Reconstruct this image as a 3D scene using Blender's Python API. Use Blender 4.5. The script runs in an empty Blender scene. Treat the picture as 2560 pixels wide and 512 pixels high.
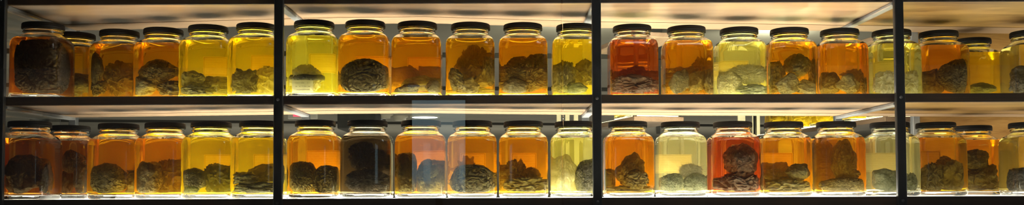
import bpy, math, random
import numpy as np
from mathutils import Vector, Matrix
from mathutils.bvhtree import BVHTree

random.seed(7)
SC = bpy.context.scene
COL = SC.collection
PI = math.pi

# ------------------------------------------------------------------ camera
F = 2400.0                                   # focal length in pixels of the 2560 wide frame
CAM = Vector((0.0, -2.89, 1.40))
PITCH = math.radians(2.29)
ROLL = math.radians(0.22)
SHIFT = 128.0                                # pixels
cd = bpy.data.cameras.new('camera')
cd.sensor_width = 36.0
cd.lens = 36.0 * F / 2560.0
cd.shift_y = SHIFT / 2560.0
cam = bpy.data.objects.new('camera', cd)
COL.objects.link(cam)
RM = Matrix.Rotation(PI / 2 + PITCH, 3, 'X') @ Matrix.Rotation(-ROLL, 3, 'Z')
cam.matrix_world = Matrix.Translation(CAM) @ RM.to_4x4()
SC.camera = cam


def at(px, py, Y):
    """point of the place seen at pixel (px, py), on the plane y = Y"""
    d = RM @ Vector(((px - 1280.0) / F, (256.0 - py + SHIFT) / F, -1.0))
    return CAM + d * ((Y - CAM.y) / d.y)


# ------------------------------------------------------------------ objects
def thing(name, label, cat, loc=(0, 0, 0), rz=0.0, group=None):
    o = bpy.data.objects.new(name, None)
    COL.objects.link(o)
    o.empty_display_size = 0.05
    o.location = loc
    o.rotation_euler = (0, 0, rz)
    o['label'] = label
    o['category'] = cat
    if group:
        o['group'] = group
    return o


def obj(name, me, mat=None, parent=None, loc=None):
    o = bpy.data.objects.new(name, me)
    COL.objects.link(o)
    if mat is not None and not me.materials:
        me.materials.append(mat)
    if parent is not None:
        o.parent = parent
    if loc is not None:
        o.location = loc
    return o


def tag(o, label, cat, group=None):
    o['label'] = label
    o['category'] = cat
    if group:
        o['group'] = group
    return o


def struct(o):
    o['kind'] = 'structure'
    return o


class MB:
    """collects faces of one mesh"""
    def __init__(s):
        s.v = []
        s.f = []

    def box(s, x0, x1, y0, y1, z0, z1, bev=0.0):
        b = len(s.v)
        if bev <= 0:
            s.v += [(x0, y0, z0), (x1, y0, z0), (x1, y1, z0), (x0, y1, z0),
                    (x0, y0, z1), (x1, y0, z1), (x1, y1, z1), (x0, y1, z1)]
            s.f += [tuple(b + i for i in q) for q in
                    ((0, 3, 2, 1), (4, 5, 6, 7), (0, 1, 5, 4), (1, 2, 6, 5), (2, 3, 7, 6), (3, 0, 4, 7))]
            return s
        c = bev
        rings = []
        for z, i in ((z0, c), (z0 + c, 0), (z1 - c, 0), (z1, c)):
            e = i
            pts = [(x0 + c + e * 0, y0 + e), (x1 - c, y0 + e), (x1 - e, y0 + c), (x1 - e, y1 - c),
                   (x1 - c, y1 - e), (x0 + c, y1 - e), (x0 + e, y1 - c), (x0 + e, y0 + c)]
            rings.append([(p[0], p[1], z) for p in pts])
        for r in rings:
            s.v += r
        n = 8
        for k in range(3):
            for i in range(n):
                j = (i + 1) % n
                s.f.append((b + k * n + i, b + k * n + j, b + (k + 1) * n + j, b + (k + 1) * n + i))
        s.f.append(tuple(b + i for i in reversed(range(n))))
        s.f.append(tuple(b + 3 * n + i for i in range(n)))
        return s

    def prism(s, poly, z0, z1):
        b = len(s.v)
        n = len(poly)
        s.v += [(p[0], p[1], z0) for p in poly] + [(p[0], p[1], z1) for p in poly]
        s.f.append(tuple(b + i for i in reversed(range(n))))
        s.f.append(tuple(b + n + i for i in range(n)))
        for i in range(n):
            j = (i + 1) % n
            s.f.append((b + i, b + j, b + n + j, b + n + i))
        return s

    def rings(s, rings, close0=False, close1=False):
        b = len(s.v)
        n = len(rings[0])
        for r in rings:
            s.v += [tuple(p) for p in r]
        for k in range(len(rings) - 1):
            for i in range(n):
                j = (i + 1) % n
                s.f.append((b + k * n + i, b + k * n + j, b + (k + 1) * n + j, b + (k + 1) * n + i))
        if close0:
            s.f.append(tuple(b + i for i in reversed(range(n))))
        if close1:
            s.f.append(tuple(b + (len(rings) - 1) * n + i for i in range(n)))
        return s

    def lathe(s, prof, n=32, c0=False, c1=False):
        return s.rings([[(r * math.cos(2 * PI * i / n), r * math.sin(2 * PI * i / n), z) for i in range(n)]
                        for r, z in prof], c0, c1)

    def mesh(s, name, smooth=False):
        me = bpy.data.meshes.new(name)
        me.from_pydata(s.v, [], s.f)
        me.update()
        if smooth:
            me.polygons.foreach_set('use_smooth', [True] * len(me.polygons))
        return me


# ------------------------------------------------------------------ materials
def newmat(name):
    m = bpy.data.materials.new(name)
    m.use_nodes = True
    nt = m.node_tree
    nt.nodes.clear()
    out = nt.nodes.new('ShaderNodeOutputMaterial')
    return m, nt, nt.nodes, nt.links, out


def principled(nt, **kw):
    b = nt.nodes.new('ShaderNodeBsdfPrincipled')
    for k, v in kw.items():
        k = k.replace('_', ' ')
        b.inputs[k].default_value = v
    return b


def rgba(c):
    return (c[0], c[1], c[2], 1.0)


def simple(name, c, rough=0.5, metal=0.0, noise=0.0, scale=40.0):
    m, nt, N, L, out = newmat(name)
    b = principled(nt, Base_Color=rgba(c), Roughness=rough, Metallic=metal)
    if noise > 0:
        tc = N.new('ShaderNodeTexCoord')
        t = N.new('ShaderNodeTexNoise')
        t.inputs['Scale'].default_value = scale
        t.inputs['Detail'].default_value = 4
        L.new(tc.outputs['Object'], t.inputs['Vector'])
        r = N.new('ShaderNodeValToRGB')
        r.color_ramp.elements[0].color = rgba([x * (1 - noise) for x in c])
        r.color_ramp.elements[1].color = rgba([min(1, x * (1 + noise)) for x in c])
        r.color_ramp.elements[0].position = .3
        r.color_ramp.elements[1].position = .7
        L.new(t.outputs['Fac'], r.inputs['Fac'])
        L.new(r.outputs['Color'], b.inputs['Base Color'])
    L.new(b.outputs[0], out.inputs['Surface'])
    return m


def wood(name, c0, c1, rough, scale=(1.2, 9.0, 9.0), spec=0.5, coat=0.0):
    m, nt, N, L, out = newmat(name)
    tc = N.new('ShaderNodeTexCoord')
    mp = N.new('ShaderNodeMapping')
    mp.inputs['Scale'].default_value = scale
    L.new(tc.outputs['Object'], mp.inputs['Vector'])
    n1 = N.new('ShaderNodeTexNoise')
    n1.inputs['Scale'].default_value = 1.6
    n1.inputs['Detail'].default_value = 5
    n1.inputs['Distortion'].default_value = .7
    L.new(mp.outputs[0], n1.inputs['Vector'])
    mp2 = N.new('ShaderNodeMapping')
    mp2.inputs['Scale'].default_value = (scale[0] * 4, scale[1] * 14, scale[2] * 14)
    L.new(tc.outputs['Object'], mp2.inputs['Vector'])
    n2 = N.new('ShaderNodeTexNoise')
    n2.inputs['Scale'].default_value = 2.0
    n2.inputs['Detail'].default_value = 3
    L.new(mp2.outputs[0], n2.inputs['Vector'])
    mx = N.new('ShaderNodeMix')
    mx.inputs[0].default_value = .35
    L.new(n1.outputs['Fac'], mx.inputs[2])
    L.new(n2.outputs['Fac'], mx.inputs[3])
    r = N.new('ShaderNodeValToRGB')
    r.color_ramp.elements[0].color = rgba(c0)
    r.color_ramp.elements[1].color = rgba(c1)
    r.color_ramp.elements[0].position = .35
    r.color_ramp.elements[1].position = .65
    L.new(mx.outputs[0], r.inputs['Fac'])
    b = principled(nt, Roughness=rough, Specular_IOR_Level=spec, Coat_Weight=coat, Coat_Roughness=.12)
    L.new(r.outputs['Color'], b.inputs['Base Color'])
    L.new(b.outputs[0], out.inputs['Surface'])
    return m


def emit(name, c, s):
    m, nt, N, L, out = newmat(name)
    e = N.new('ShaderNodeEmission')
    e.inputs['Color'].default_value = rgba(c)
    e.inputs['Strength'].default_value = s
    L.new(e.outputs[0], out.inputs['Surface'])
    return m


def glassmat(name, c=(1, 1, 1), ior=1.5, rough=0.0):
    m, nt, N, L, out = newmat(name)
    g = N.new('ShaderNodeBsdfGlass')
    g.inputs['Color'].default_value = rgba(c)
    g.inputs['IOR'].default_value = ior
    g.inputs['Roughness'].default_value = rough
    L.new(g.outputs[0], out.inputs['Surface'])
    return m


SCAT = 1.15


def fluidmat(name, tr, scat, scol=(1, 1, 1)):
    """tr: what one jar's width (0.14 m) of the fluid lets through; scat: cloudiness per metre"""
    m, nt, N, L, out = newmat(name)
    geo = N.new('ShaderNodeNewGeometry')
    sep = N.new('ShaderNodeSeparateXYZ')
    L.new(geo.outputs['True Normal'], sep.inputs[0])
    ab = N.new('ShaderNodeMath'); ab.operation = 'ABSOLUTE'
    L.new(sep.outputs['Z'], ab.inputs[0])
    g1 = N.new('ShaderNodeMath'); g1.operation = 'GREATER_THAN'; g1.inputs[1].default_value = .9
    L.new(ab.outputs[0], g1.inputs[0])
    tc = N.new('ShaderNodeTexCoord')
    sp = N.new('ShaderNodeSeparateXYZ')
    L.new(tc.outputs['Object'], sp.inputs[0])
    g2 = N.new('ShaderNodeMath'); g2.operation = 'GREATER_THAN'; g2.inputs[1].default_value = .1
    L.new(sp.outputs['Z'], g2.inputs[0])
    mu = N.new('ShaderNodeMath'); mu.operation = 'MULTIPLY'
    L.new(g1.outputs[0], mu.inputs[0]); L.new(g2.outputs[0], mu.inputs[1])
    io = N.new('ShaderNodeMath'); io.operation = 'MULTIPLY_ADD'     # free surface 1.34, against the glass 0.89
    io.inputs[1].default_value = 1.34 - .893
    io.inputs[2].default_value = .893
    L.new(mu.outputs[0], io.inputs[0])
    gl = N.new('ShaderNodeBsdfGlass')
    gl.inputs['Roughness'].default_value = 0
    L.new(io.outputs[0], gl.inputs['IOR'])
    L.new(gl.outputs[0], out.inputs['Surface'])
    sg = [-math.log(max(t, .002)) / .14 for t in tr]
    mxs = max(sg)
    va = N.new('ShaderNodeVolumeAbsorption')
    va.inputs['Color'].default_value = rgba([1 - s / mxs for s in sg])
    va.inputs['Density'].default_value = mxs
    vs = N.new('ShaderNodeVolumeScatter')
    vs.inputs['Color'].default_value = rgba([c ** 2.2 for c in scol])
    vs.inputs['Density'].default_value = scat * SCAT
    vs.inputs['Anisotropy'].default_value = .6
    ad = N.new('ShaderNodeAddShader')
    L.new(va.outputs[0], ad.inputs[0]); L.new(vs.outputs[0], ad.inputs[1])
    L.new(ad.outputs[0], out.inputs['Volume'])
    return m


def tissue(name, c0, c1, scale=60.0, thin=0.0):
    m, nt, N, L, out = newmat(name)
    tc = N.new('ShaderNodeTexCoord')
    t = N.new('ShaderNodeTexNoise')
    t.inputs['Scale'].default_value = scale
    t.inputs['Detail'].default_value = 6
    t.inputs['Roughness'].default_value = .65
    L.new(tc.outputs['Object'], t.inputs['Vector'])
    r = N.new('ShaderNodeValToRGB')
    r.color_ramp.elements[0].color = rgba(c0)
    r.color_ramp.elements[1].color = rgba(c1)
    r.color_ramp.elements[0].position = .36
    r.color_ramp.elements[1].position = .66
    L.new(t.outputs['Fac'], r.inputs['Fac'])
    b = principled(nt, Roughness=.45)
    L.new(r.outputs['Color'], b.inputs['Base Color'])
    bp = N.new('ShaderNodeBump')
    bp.inputs['Strength'].default_value = .9
    bp.inputs['Distance'].default_value = .004
    t2 = N.new('ShaderNodeTexNoise')
    t2.inputs['Scale'].default_value = scale * 2.2
    t2.inputs['Detail'].default_value = 4
    L.new(tc.outputs['Object'], t2.inputs['Vector'])
    L.new(t2.outputs['Fac'], bp.inputs['Height'])
    L.new(bp.outputs[0], b.inputs['Normal'])
    if thin > 0:
        tl = N.new('ShaderNodeBsdfTranslucent')
        L.new(r.outputs['Color'], tl.inputs['Color'])
        ms = N.new('ShaderNodeMixShader')
        ms.inputs[0].default_value = thin
        L.new(b.outputs[0], ms.inputs[1]); L.new(tl.outputs[0], ms.inputs[2])
        L.new(ms.outputs[0], out.inputs['Surface'])
    else:
        L.new(b.outputs[0], out.inputs['Surface'])
    return m


def papermat(name, c, ink):
    m, nt, N, L, out = newmat(name)
    tc = N.new('ShaderNodeTexCoord')
    sp = N.new('ShaderNodeSeparateXYZ')
    L.new(tc.outputs['Object'], sp.inputs[0])
    wv = N.new('ShaderNodeTexWave')
    wv.wave_type = 'BANDS'; wv.bands_direction = 'Z'
    wv.inputs['Scale'].default_value = 42
    L.new(tc.outputs['Object'], wv.inputs['Vector'])
    mp = N.new('ShaderNodeMapping'); mp.inputs['Scale'].default_value = (1, 1, 4)
    L.new(tc.outputs['Object'], mp.inputs['Vector'])
    ns = N.new('ShaderNodeTexNoise'); ns.inputs['Scale'].default_value = 160
    L.new(mp.outputs[0], ns.inputs['Vector'])
    g = N.new('ShaderNodeMath'); g.operation = 'GREATER_THAN'; g.inputs[1].default_value = .78
    L.new(wv.outputs['Fac'], g.inputs[0])
    g2 = N.new('ShaderNodeMath'); g2.operation = 'GREATER_THAN'; g2.inputs[1].default_value = .53
    L.new(ns.outputs['Fac'], g2.inputs[0])
    mu = N.new('ShaderNodeMath'); mu.operation = 'MULTIPLY'
    L.new(g.outputs[0], mu.inputs[0]); L.new(g2.outputs[0], mu.inputs[1])
    mx = N.new('ShaderNodeMix'); mx.data_type = 'RGBA'
    mx.inputs[6].default_value = rgba(c); mx.inputs[7].default_value = rgba(ink)
    L.new(mu.outputs[0], mx.inputs[0])
    d = N.new('ShaderNodeBsdfDiffuse'); L.new(mx.outputs[2], d.inputs['Color'])
    t = N.new('ShaderNodeBsdfTranslucent'); L.new(mx.outputs[2], t.inputs['Color'])
    ms = N.new('ShaderNodeMixShader'); ms.inputs[0].default_value = .5
    L.new(d.outputs[0], ms.inputs[1]); L.new(t.outputs[0], ms.inputs[2])
    L.new(ms.outputs[0], out.inputs['Surface'])
    return m


M_GLASS = glassmat('jar_glass', (.985, .995, .98), 1.5)
M_PANE = glassmat('pane_glass', (.985, .995, .99), 1.5)
M_LID = simple('black_lid_enamel', (.005, .005, .005), .6, 0, .3, 30)
M_LID.node_tree.nodes['Principled BSDF'].inputs['Specular IOR Level'].default_value = .2
M_STEEL = simple('dark_painted_steel', (.020, .020, .022), .45, 0, .25, 25)
M_RAIL = simple('grey_rail_steel', (.22, .23, .24), .4, .3, .15, 30)
M_REAR = simple('rear_post_steel', (.05, .055, .06), .5, 0, .2, 30)
M_EDGE = wood('dark_edge_wood', (.050, .028, .014), (.095, .054, .028), .5, (1.0, 14, 14))
M_BOARD = wood('varnished_board', (.22, .145, .085), (.38, .262, .165), .36, (1.3, 8, 8), .5, .2)
M_BOARDG = wood('golden_board', (.075, .036, .008), (.34, .205, .065), .5, (1.1, 5, 5), .3, .0)
M_BATTEN = wood('pale_maple', (.20, .133, .078), (.255, .176, .107), .5, (1.2, 10, 10))
M_BACK = wood('golden_back_wood', (.23, .11, .022), (.48, .28, .085), .45, (1.5, 7, 11))
M_BOLT = simple('bolt_steel', (.16, .16, .17), .35, .7)
M_PAPER = papermat('label_paper', (.66, .52, .26), (.50, .37, .16))
M_FRAMEINK = simple('label_border_ink', (.22, .12, .035), .7)

# ------------------------------------------------------------------ noise
_rng = np.random.default_rng(11)
_P = _rng.permutation(256).astype(np.int64)
_P = np.concatenate([_P, _P, _P])
_G = _rng.normal(size=(256, 3))
_G /= np.linalg.norm(_G, axis=1)[:, None]


def pn(p):
    i = np.floor(p).astype(np.int64)
    f = p - i
    u = f * f * f * (f * (f * 6 - 15) + 10)
    i &= 255
    res = 0
    for dx in (0, 1):
        wx = u[:, 0] if dx else 1 - u[:, 0]
        for dy in (0, 1):
            wy = u[:, 1] if dy else 1 - u[:, 1]
            for dz in (0, 1):
                wz = u[:, 2] if dz else 1 - u[:, 2]
                h = _P[_P[_P[(i[:, 0] + dx) & 255] + ((i[:, 1] + dy) & 255)] + ((i[:, 2] + dz) & 255)]
                g = _G[h]
                d = g[:, 0] * (f[:, 0] - dx) + g[:, 1] * (f[:, 1] - dy) + g[:, 2] * (f[:, 2] - dz)
                res = res + wx * wy * wz * d
    return res * 1.6


def fbm(p, o=3):
    a, s, r = 1.0, 1.0, 0
    for k in range(o):
        r = r + a * pn(p * s + 17.3 * k)
        a *= .5
        s *= 2.03
    return r


_ICO = {}


def ico(n):
    if n not in _ICO:
        import bmesh
        bm = bmesh.new()
        bmesh.ops.create_icosphere(bm, subdivisions=n, radius=1.0)
        v = np.array([x.co[:] for x in bm.verts])
        f = [tuple(q.index for q in t.verts) for t in bm.faces]
        bm.free()
        _ICO[n] = (v, f)
    return _ICO[n]


# ------------------------------------------------------------------ the jar
JW = .150        # width of the square body
ZB = .0125       # thick glass bottom
ZLID = .240
HALF = JW / 2 + .0024
WALL = .0042
NA = 56


def sqring(h, n_exp, z):
    """rounded square ring of half width h; exponent 2 = circle"""
    h = h + .0024 * min(1.0, max(0.0, (h - .058) / .012))
    out = []
    for i in range(NA):
        a = 2 * PI * (i + .5) / NA
        c, s = math.cos(a), math.sin(a)
        r = h / ((abs(c) ** n_exp + abs(s) ** n_exp) ** (1 / n_exp))
        out.append((r * c, r * s, z))
    return out


OUT_PROF = [(.052, 5, .0030), (.060, 5.5, .0006), (.068, 6, .0004), (.0725, 6, .0035), (.0746, 6, .009), (.075, 6, .016), (.0752, 6, .06),
            (.0750, 6, .12), (.0750, 6, .168), (.0744, 5.5, .178), (.0724, 4.6, .1865), (.0690, 3.6, .1935),
            (.0640, 2.8, .1990), (.0595, 2.25, .2030), (.0565, 2.0, .2060), (.0555, 2, .2090), (.0572, 2, .2110),
            (.0592, 2, .2128), (.0592, 2, .2145), (.0572, 2, .2160), (.0560, 2, .2190), (.0572, 2, .2215), (.0560, 2, .2245),
            (.0560, 2, .2350), (.0548, 2, .2366)]
IN_PROF = [(.0545, 2, .2366), (.0525, 2, .2350), (.0522, 2, .2080), (.0545, 2.1, .2030), (.0600, 2.7, .1965),
           (.0652, 3.5, .1905), (.0684, 4.4, .1845), (.0702, 5.2, .1775), (.0708, 5.6, .168)]


def prof_at(prof, z):
    for (a, b) in zip(prof, prof[1:]):
        lo, hi = (a, b) if a[2] <= b[2] else (b, a)
        if lo[2] <= z <= hi[2]:
            t = (z - lo[2]) / max(1e-9, hi[2] - lo[2])
            return lo[0] + t * (hi[0] - lo[0]), lo[1] + t * (hi[1] - lo[1])
    return prof[-1][0], prof[-1][1]


_JAR = {}


def jar_meshes(level):
    key = round(level, 4)
    if key in _JAR:
        return _JAR[key]
    m = MB()
    outer = [sqring(*p) for p in OUT_PROF]
    hl, el = prof_at(IN_PROF, level)
    inner = [sqring(*p) for p in IN_PROF if p[2] > level + .001] + [sqring(hl, el, level)]
    m.rings(outer + inner, True, False)
    g = m.mesh('jar_glass_mesh', True)
    f = MB()
    under = [(.050, 5, ZB + .0016), (.062, 5.5, ZB), (.0665, 6, ZB + .001), (.0698, 6, ZB + .0045), (.0708, 6, ZB + .011), (.0709, 6, .06), (.0708, 6, .12)]
    up = [p for p in reversed(IN_PROF) if p[2] < level - .001]
    rs = [sqring(*p) for p in under + up] + [sqring(hl, el, level)]
    f.rings(rs, True, True)
    fm = f.mesh('fluid_mesh', True)
    fm.polygons[len(fm.polygons) - 1].use_smooth = False
    n = len(f.v)
    # keep the free surface flat: give its rim an edge of its own normals
    fm.update()
    for e in fm.edges:
        if e.vertices[0] >= n - NA and e.vertices[1] >= n - NA:
            e.use_edge_sharp = True
    _JAR[key] = (g, fm)
    return g, fm


def lid_mesh():
    m = MB()
    n = 72
    R = .0625
    prof = [(.0545, .2218), (.0610, .2218), (.0625, .2223), (.0628, .2235), (.0620, .2244), (.0620, .2262), (.0630, .2271), (.0630, .2282),
            (.0620, .2291), (.0620, .2350), (.0616, .2373), (.0600, .2392), (.0575, .2399), (.0545, .2392), (.0530, .2386), (.02, .2388), (.001, .2388)]
    rings = []
    for r, z in prof:
        k = .0004 if (.2291 <= z <= .2350 and r > .06) else 0
        rings.append([((r + k * (i % 2)) * math.cos(2 * PI * i / n), (r + k * (i % 2)) * math.sin(2 * PI * i / n), z) for i in range(n)])
    m.rings(rings, False, True)
    # inside of the cap
    m.rings([[(r * math.cos(-2 * PI * i / n), r * math.sin(-2 * PI * i / n), z) for i in range(n)]
             for r, z in ((.0545, .2218), (.0600, .2223), (.0600, .2374), (.001, .2374))], False, True)
    return m.mesh('lid_mesh', True)


LID = lid_mesh()


def label_mesh(w, h):
    """paper label wrapped on the rear face of the glass"""
    m = MB()
    y0 = .0004
    m.box(-w / 2, w / 2, 0, y0, -h / 2, h / 2)
    return m.mesh('paper_label_mesh')


def border_mesh(w, h):
    m = MB()
    t = .0016
    a, b = w / 2 - .002, h / 2 - .002
    for (x0, x1, z0, z1) in ((-a, a, b - t, b), (-a, a, -b, -b + t), (-a, -a + t, -b + t, b - t), (a - t, a, -b + t, b - t)):
        m.box(x0, x1, -.0003, -.00005, z0, z1)
    return m.mesh('label_border_mesh')


LABEL_ME = label_mesh(.078, .060)
BORDER_ME = border_mesh(.078, .060)
LABEL_ME.materials.append(M_PAPER)
BORDER_ME.materials.append(M_FRAMEINK)

# fluids: transmission across a jar, cloudiness
FL = {
    'red':     fluidmat('deep_red_orange_fluid', (.58, .15, .02), 2.2, (1, .62, .3)),
    'orange':  fluidmat('orange_fluid', (.85, .39, .006), 2.7, (1, .76, .2)),
    'amber':   fluidmat('amber_fluid', (.86, .44, .008), 2.8, (1, .78, .2)),
    'yellow':  fluidmat('golden_yellow_fluid', (.92, .64, .015), 3.0, (1, .90, .28)),
    'green':   fluidmat('greenish_yellow_fluid', (.88, .74, .07), 2.6, (1, .95, .35)),
    'pale':    fluidmat('pale_straw_fluid', (.94, .84, .26), 3.2, (1, .95, .55)),
    'clear':   fluidmat('nearly_clear_fluid', (.96, .90, .54), 2.8, (1, .95, .70)),
    'brown':   fluidmat('murky_brown_fluid', (.62, .24, .03), 2.2, (.95, .6, .3)),
    'straw':   fluidmat('dull_straw_fluid', (.72, .56, .16), 2.2, (1, .85, .5)),
    'rust':    fluidmat('rusty_orange_fluid', (.66, .25, .03), 2.0, (1, .62, .25)),
    'dark':    fluidmat('very_dark_murky_fluid', (.16, .11, .05), 2.6, (.7, .6, .4)),
}

LOW_Z = 1.382
MID_Z = 1.6916
SHELF = {'U': MID_Z, 'L': LOW_Z}
LEVELS = [.1870, .1890, .1855, .1880]


def make_jar(px, Y, row, fluid, label, lab=None, rz=0.0, group=None):
    z = SHELF[row]
    x = at(px, 300, Y).x
    root = thing('specimen_jar', label, 'jar', (x, Y, z), rz, group)
    lv = random.choice(LEVELS)
    g, f = jar_meshes(lv)
    obj('glass_body', g, M_GLASS, root)
    fo = obj('fluid', f, None, root)
    if not f.materials:
        f.materials.append(FL['amber'])
    fo.material_slots[0].link = 'OBJECT'
    fo.material_slots[0].material = FL[fluid]
    l = obj('lid', LID, M_LID, root)
    l.rotation_euler.z = random.uniform(0, 6)
    if lab is not None:
        p = obj('paper_label', LABEL_ME, None, root, (lab[0], HALF + .0006, lab[1]))
        obj('printed_border', BORDER_ME, None, p)
    sz = 1.018 if row == 'U' else 1.009
    root.scale = (1, 1, sz)
    root['level'] = lv * sz
    return root


# ------------------------------------------------------------------ specimens
TIS = {
    'dark':  tissue('dark_brown_tissue', (0.005, 0.003, 0.003), (0.022, 0.016, 0.011)),
    'brown': tissue('brown_tissue', (0.011, 0.006, 0.005), (0.044, 0.030, 0.019)),
    'grey':  tissue('grey_tissue', (0.023, 0.019, 0.014), (0.084, 0.072, 0.055)),
    'tan':   tissue('tan_tissue', (0.061, 0.048, 0.029), (0.189, 0.156, 0.103), thin=0.25),
    'pale':  tissue('pale_cream_tissue', (0.476, 0.433, 0.281), (0.731, 0.680, 0.493), thin=0.5),
    'green': tissue('pale_green_tissue', (0.097, 0.103, 0.045), (0.261, 0.261, 0.143), thin=0.4),
    'red':   tissue('red_brown_tissue', (0.011, 0.005, 0.003), (0.044, 0.020, 0.011)),
}


def body(kind, v, off, planes, low):
    """undeformed unit body; low = the plain hull used to fit neighbours against it"""
    u = v.copy()
    if kind in ('slab', 'leaf', 'block'):
        e = {'slab': .72, 'leaf': .8, 'block': .62}[kind]
        u = np.sign(u) * np.abs(u) ** e
        u /= np.abs(u).max(axis=0)
    p = u * 1.0
    if kind == 'brain':
        r = 1 + .16 * fbm(v * 1.1 + off, 2)
        if low:
            r = r + .015
        else:
            wp = np.stack([pn(v * 1.7 + off + 3), pn(v * 1.7 + off + 9), pn(v * 1.7 + off + 21)], 1)
            n = pn(v * 3.8 + .8 * wp + off)
            n2 = pn(v * 7.5 + .5 * wp - off)
            r = r - .13 * np.exp(-(n / .085) ** 2) - .05 * np.exp(-(n2 / .10) ** 2) + .03 * fbm(v * 9 + off, 2)
        p = p * r[:, None]
    elif kind == 'half':
        r = 1 + .10 * fbm(v * 1.1 + off, 2)
        p = p * r[:, None]
        fy = -.30
        p[:, 1] = fy + .06 * np.logaddexp(0, (p[:, 1] - fy) / .06)
        if not low:
            wp = np.stack([pn(v * 1.7 + off + 3), pn(v * 1.7 + off + 9), pn(v * 1.7 + off + 21)], 1)
            rim = np.sqrt((p[:, 0] - .12) ** 2 + (p[:, 2] * 1.05 + .40) ** 2) + .16 * fbm(v * 1.9 - off, 3)
            front = 1 / (1 + np.exp((p[:, 1] - .0) / .05))
            n = pn(v * 4.2 + .9 * wp + off)
            cre = np.exp(-(n / .10) ** 2)
            outer = 1 / (1 + np.exp(-(rim - .74) / .03))
            dep = .18 * np.exp(-((rim - .72) / .04) ** 2) + .07 * np.exp(-((rim - .48) / .03) ** 2) + .24 * cre * outer + .05 * fbm(v * 6 + off, 3)
            p[:, 1] += front * dep
            p = p * (1 - .09 * cre * (1 - front) - .05 * cre * outer)[:, None]
            p = p * (1 + .02 * fbm(v * 9 + off, 2))[:, None]
        else:
            p = p * 1.015
    elif kind == 'smooth':
        r = 1 + .22 * fbm(v * 1.3 + off, 2)
        if low:
            r = r + .02
        else:
            nn = pn(v * 2.6 + .6 * fbm(v * 2 - off, 2)[:, None] + off)
            r = r + .04 * fbm(v * 6 + off, 3) - .055 * np.exp(-(nn / .05) ** 2)
        p = p * r[:, None]
    elif kind == 'folds':
        wp = np.stack([pn(v * 1.5 + off + 3), pn(v * 1.5 + off + 9), pn(v * 1.5 + off + 21)], 1)
        n = pn(v * 1.9 + 1.0 * wp + off)
        rid = 1 - np.abs(n) * 2.2
        r = .74 + .34 * rid + .18 * fbm(v * 1.2 + off, 2)
        if low:
            r = r + .14
        else:
            r = r + .10 * (1 - np.abs(pn(v * 4.6 + .8 * wp - off)) * 2.2) + .05 * fbm(v * 7 + off, 3)
        p = p * r[:, None]
    elif kind in ('tuft', 'frill'):
        r = .74 + .14 * fbm(v * 1.3 + off, 2)
        if low:
            r = r + (.46 if kind == 'tuft' else .36)
        else:
            n = fbm(v * (5.0 if kind == 'tuft' else 3.4) + off, 4)
            r = r + (.50 if kind == 'tuft' else .36) * (1 - np.minimum(1, np.abs(n) * 2.4)) ** 2
        p = p * r[:, None]
    elif kind == 'jag':
        nrm, dd = planes
        wv = v + .22 * np.stack([pn(v * 1.6 + off + 3), pn(v * 1.6 + off + 9), pn(v * 1.6 + off + 21)], 1)
        dt = np.maximum(wv @ nrm.T, .05)
        r = np.minimum((dd / dt).min(axis=1), 1.5)
        r = r * 1.03 if low else r * (1 + .05 * fbm(v * 5 + off, 3))
        p = v * r[:, None]
    elif kind == 'slab':
        p = p * (1 + .10 * fbm(u * 2.2 + off, 3) + (.03 if low else .05 * fbm(u * 6 + off, 2)))[:, None]
        p[:, [0, 2]] *= (1 + .30 * fbm(v * np.array([2.4, 0, 2.4]) - off, 2))[:, None]
        p[:, 1] += .35 * pn(u * np.array([1.3, 0, 1.3]) + off)
    elif kind == 'block':
        p = p * (1 + .08 * fbm(u * 1.6 + off, 3) + (.03 if low else .05 * fbm(u * 5 + off, 3)))[:, None]
    elif kind == 'leaf':
        p = p * (1 + .22 * fbm(u * 1.6 + off, 3))[:, None]
        p[:, 1] += (.9 * pn(u * np.array([1.2, 0, 1.2]) + off) + .5 * pn(u * np.array([2.7, 0, 2.7]) - off) + .25 * pn(u * np.array([6, 0, 6]) - off))
        p[:, 2] += .14 * pn(u * np.array([2.5, 0, 0]) + off)
    return p


def shape(kind, w, d, h, seed, rot=0.0, tilt=0.0):
    """deformed body of size w x d x h about its centre; rot turns it in the picture plane, tilt about the upright axis"""
    rs = np.random.default_rng(seed)
    off = rs.uniform(-50, 50, 3)
    nrm = rs.normal(size=(15, 3))
    nrm /= np.linalg.norm(nrm, axis=1)[:, None]
    planes = (nrm, rs.uniform(.55, 1.0, 15))
    out = []
    for low in (False, True):
        v, f = ico((6 if kind == 'folds' else 5) if low else (7 if kind in ('brain', 'half', 'tuft', 'frill') else 6))
        p = body(kind, v, off, planes, low)
        if not low:
            mn, mx_ = p.min(axis=0), p.max(axis=0)
        p = (p - (mn + mx_) / 2) / (mx_ - mn) * np.array([w, d, h])
        c, s = math.cos(rot), math.sin(rot)
        p = np.stack([p[:, 0] * c - p[:, 2] * s, p[:, 1], p[:, 0] * s + p[:, 2] * c], 1)
        c, s = math.cos(tilt), math.sin(tilt)
        p = np.stack([p[:, 0] * c - p[:, 1] * s, p[:, 0] * s + p[:, 1] * c, p[:, 2]], 1)
        out += [p, f]
    return out


_seed = [100]
_solid = {}


def raw_mesh(p, f):
    me = bpy.data.meshes.new('tmp')
    me.from_pydata(p.tolist() if hasattr(p, 'tolist') else p, [], f)
    me.update()
    return me


def vnormals(p, f):
    me = raw_mesh(p, f)
    n = np.zeros(len(me.vertices) * 3)
    me.vertices.foreach_get('normal', n)
    bpy.data.meshes.remove(me)
    return n.reshape(-1, 3)


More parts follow.
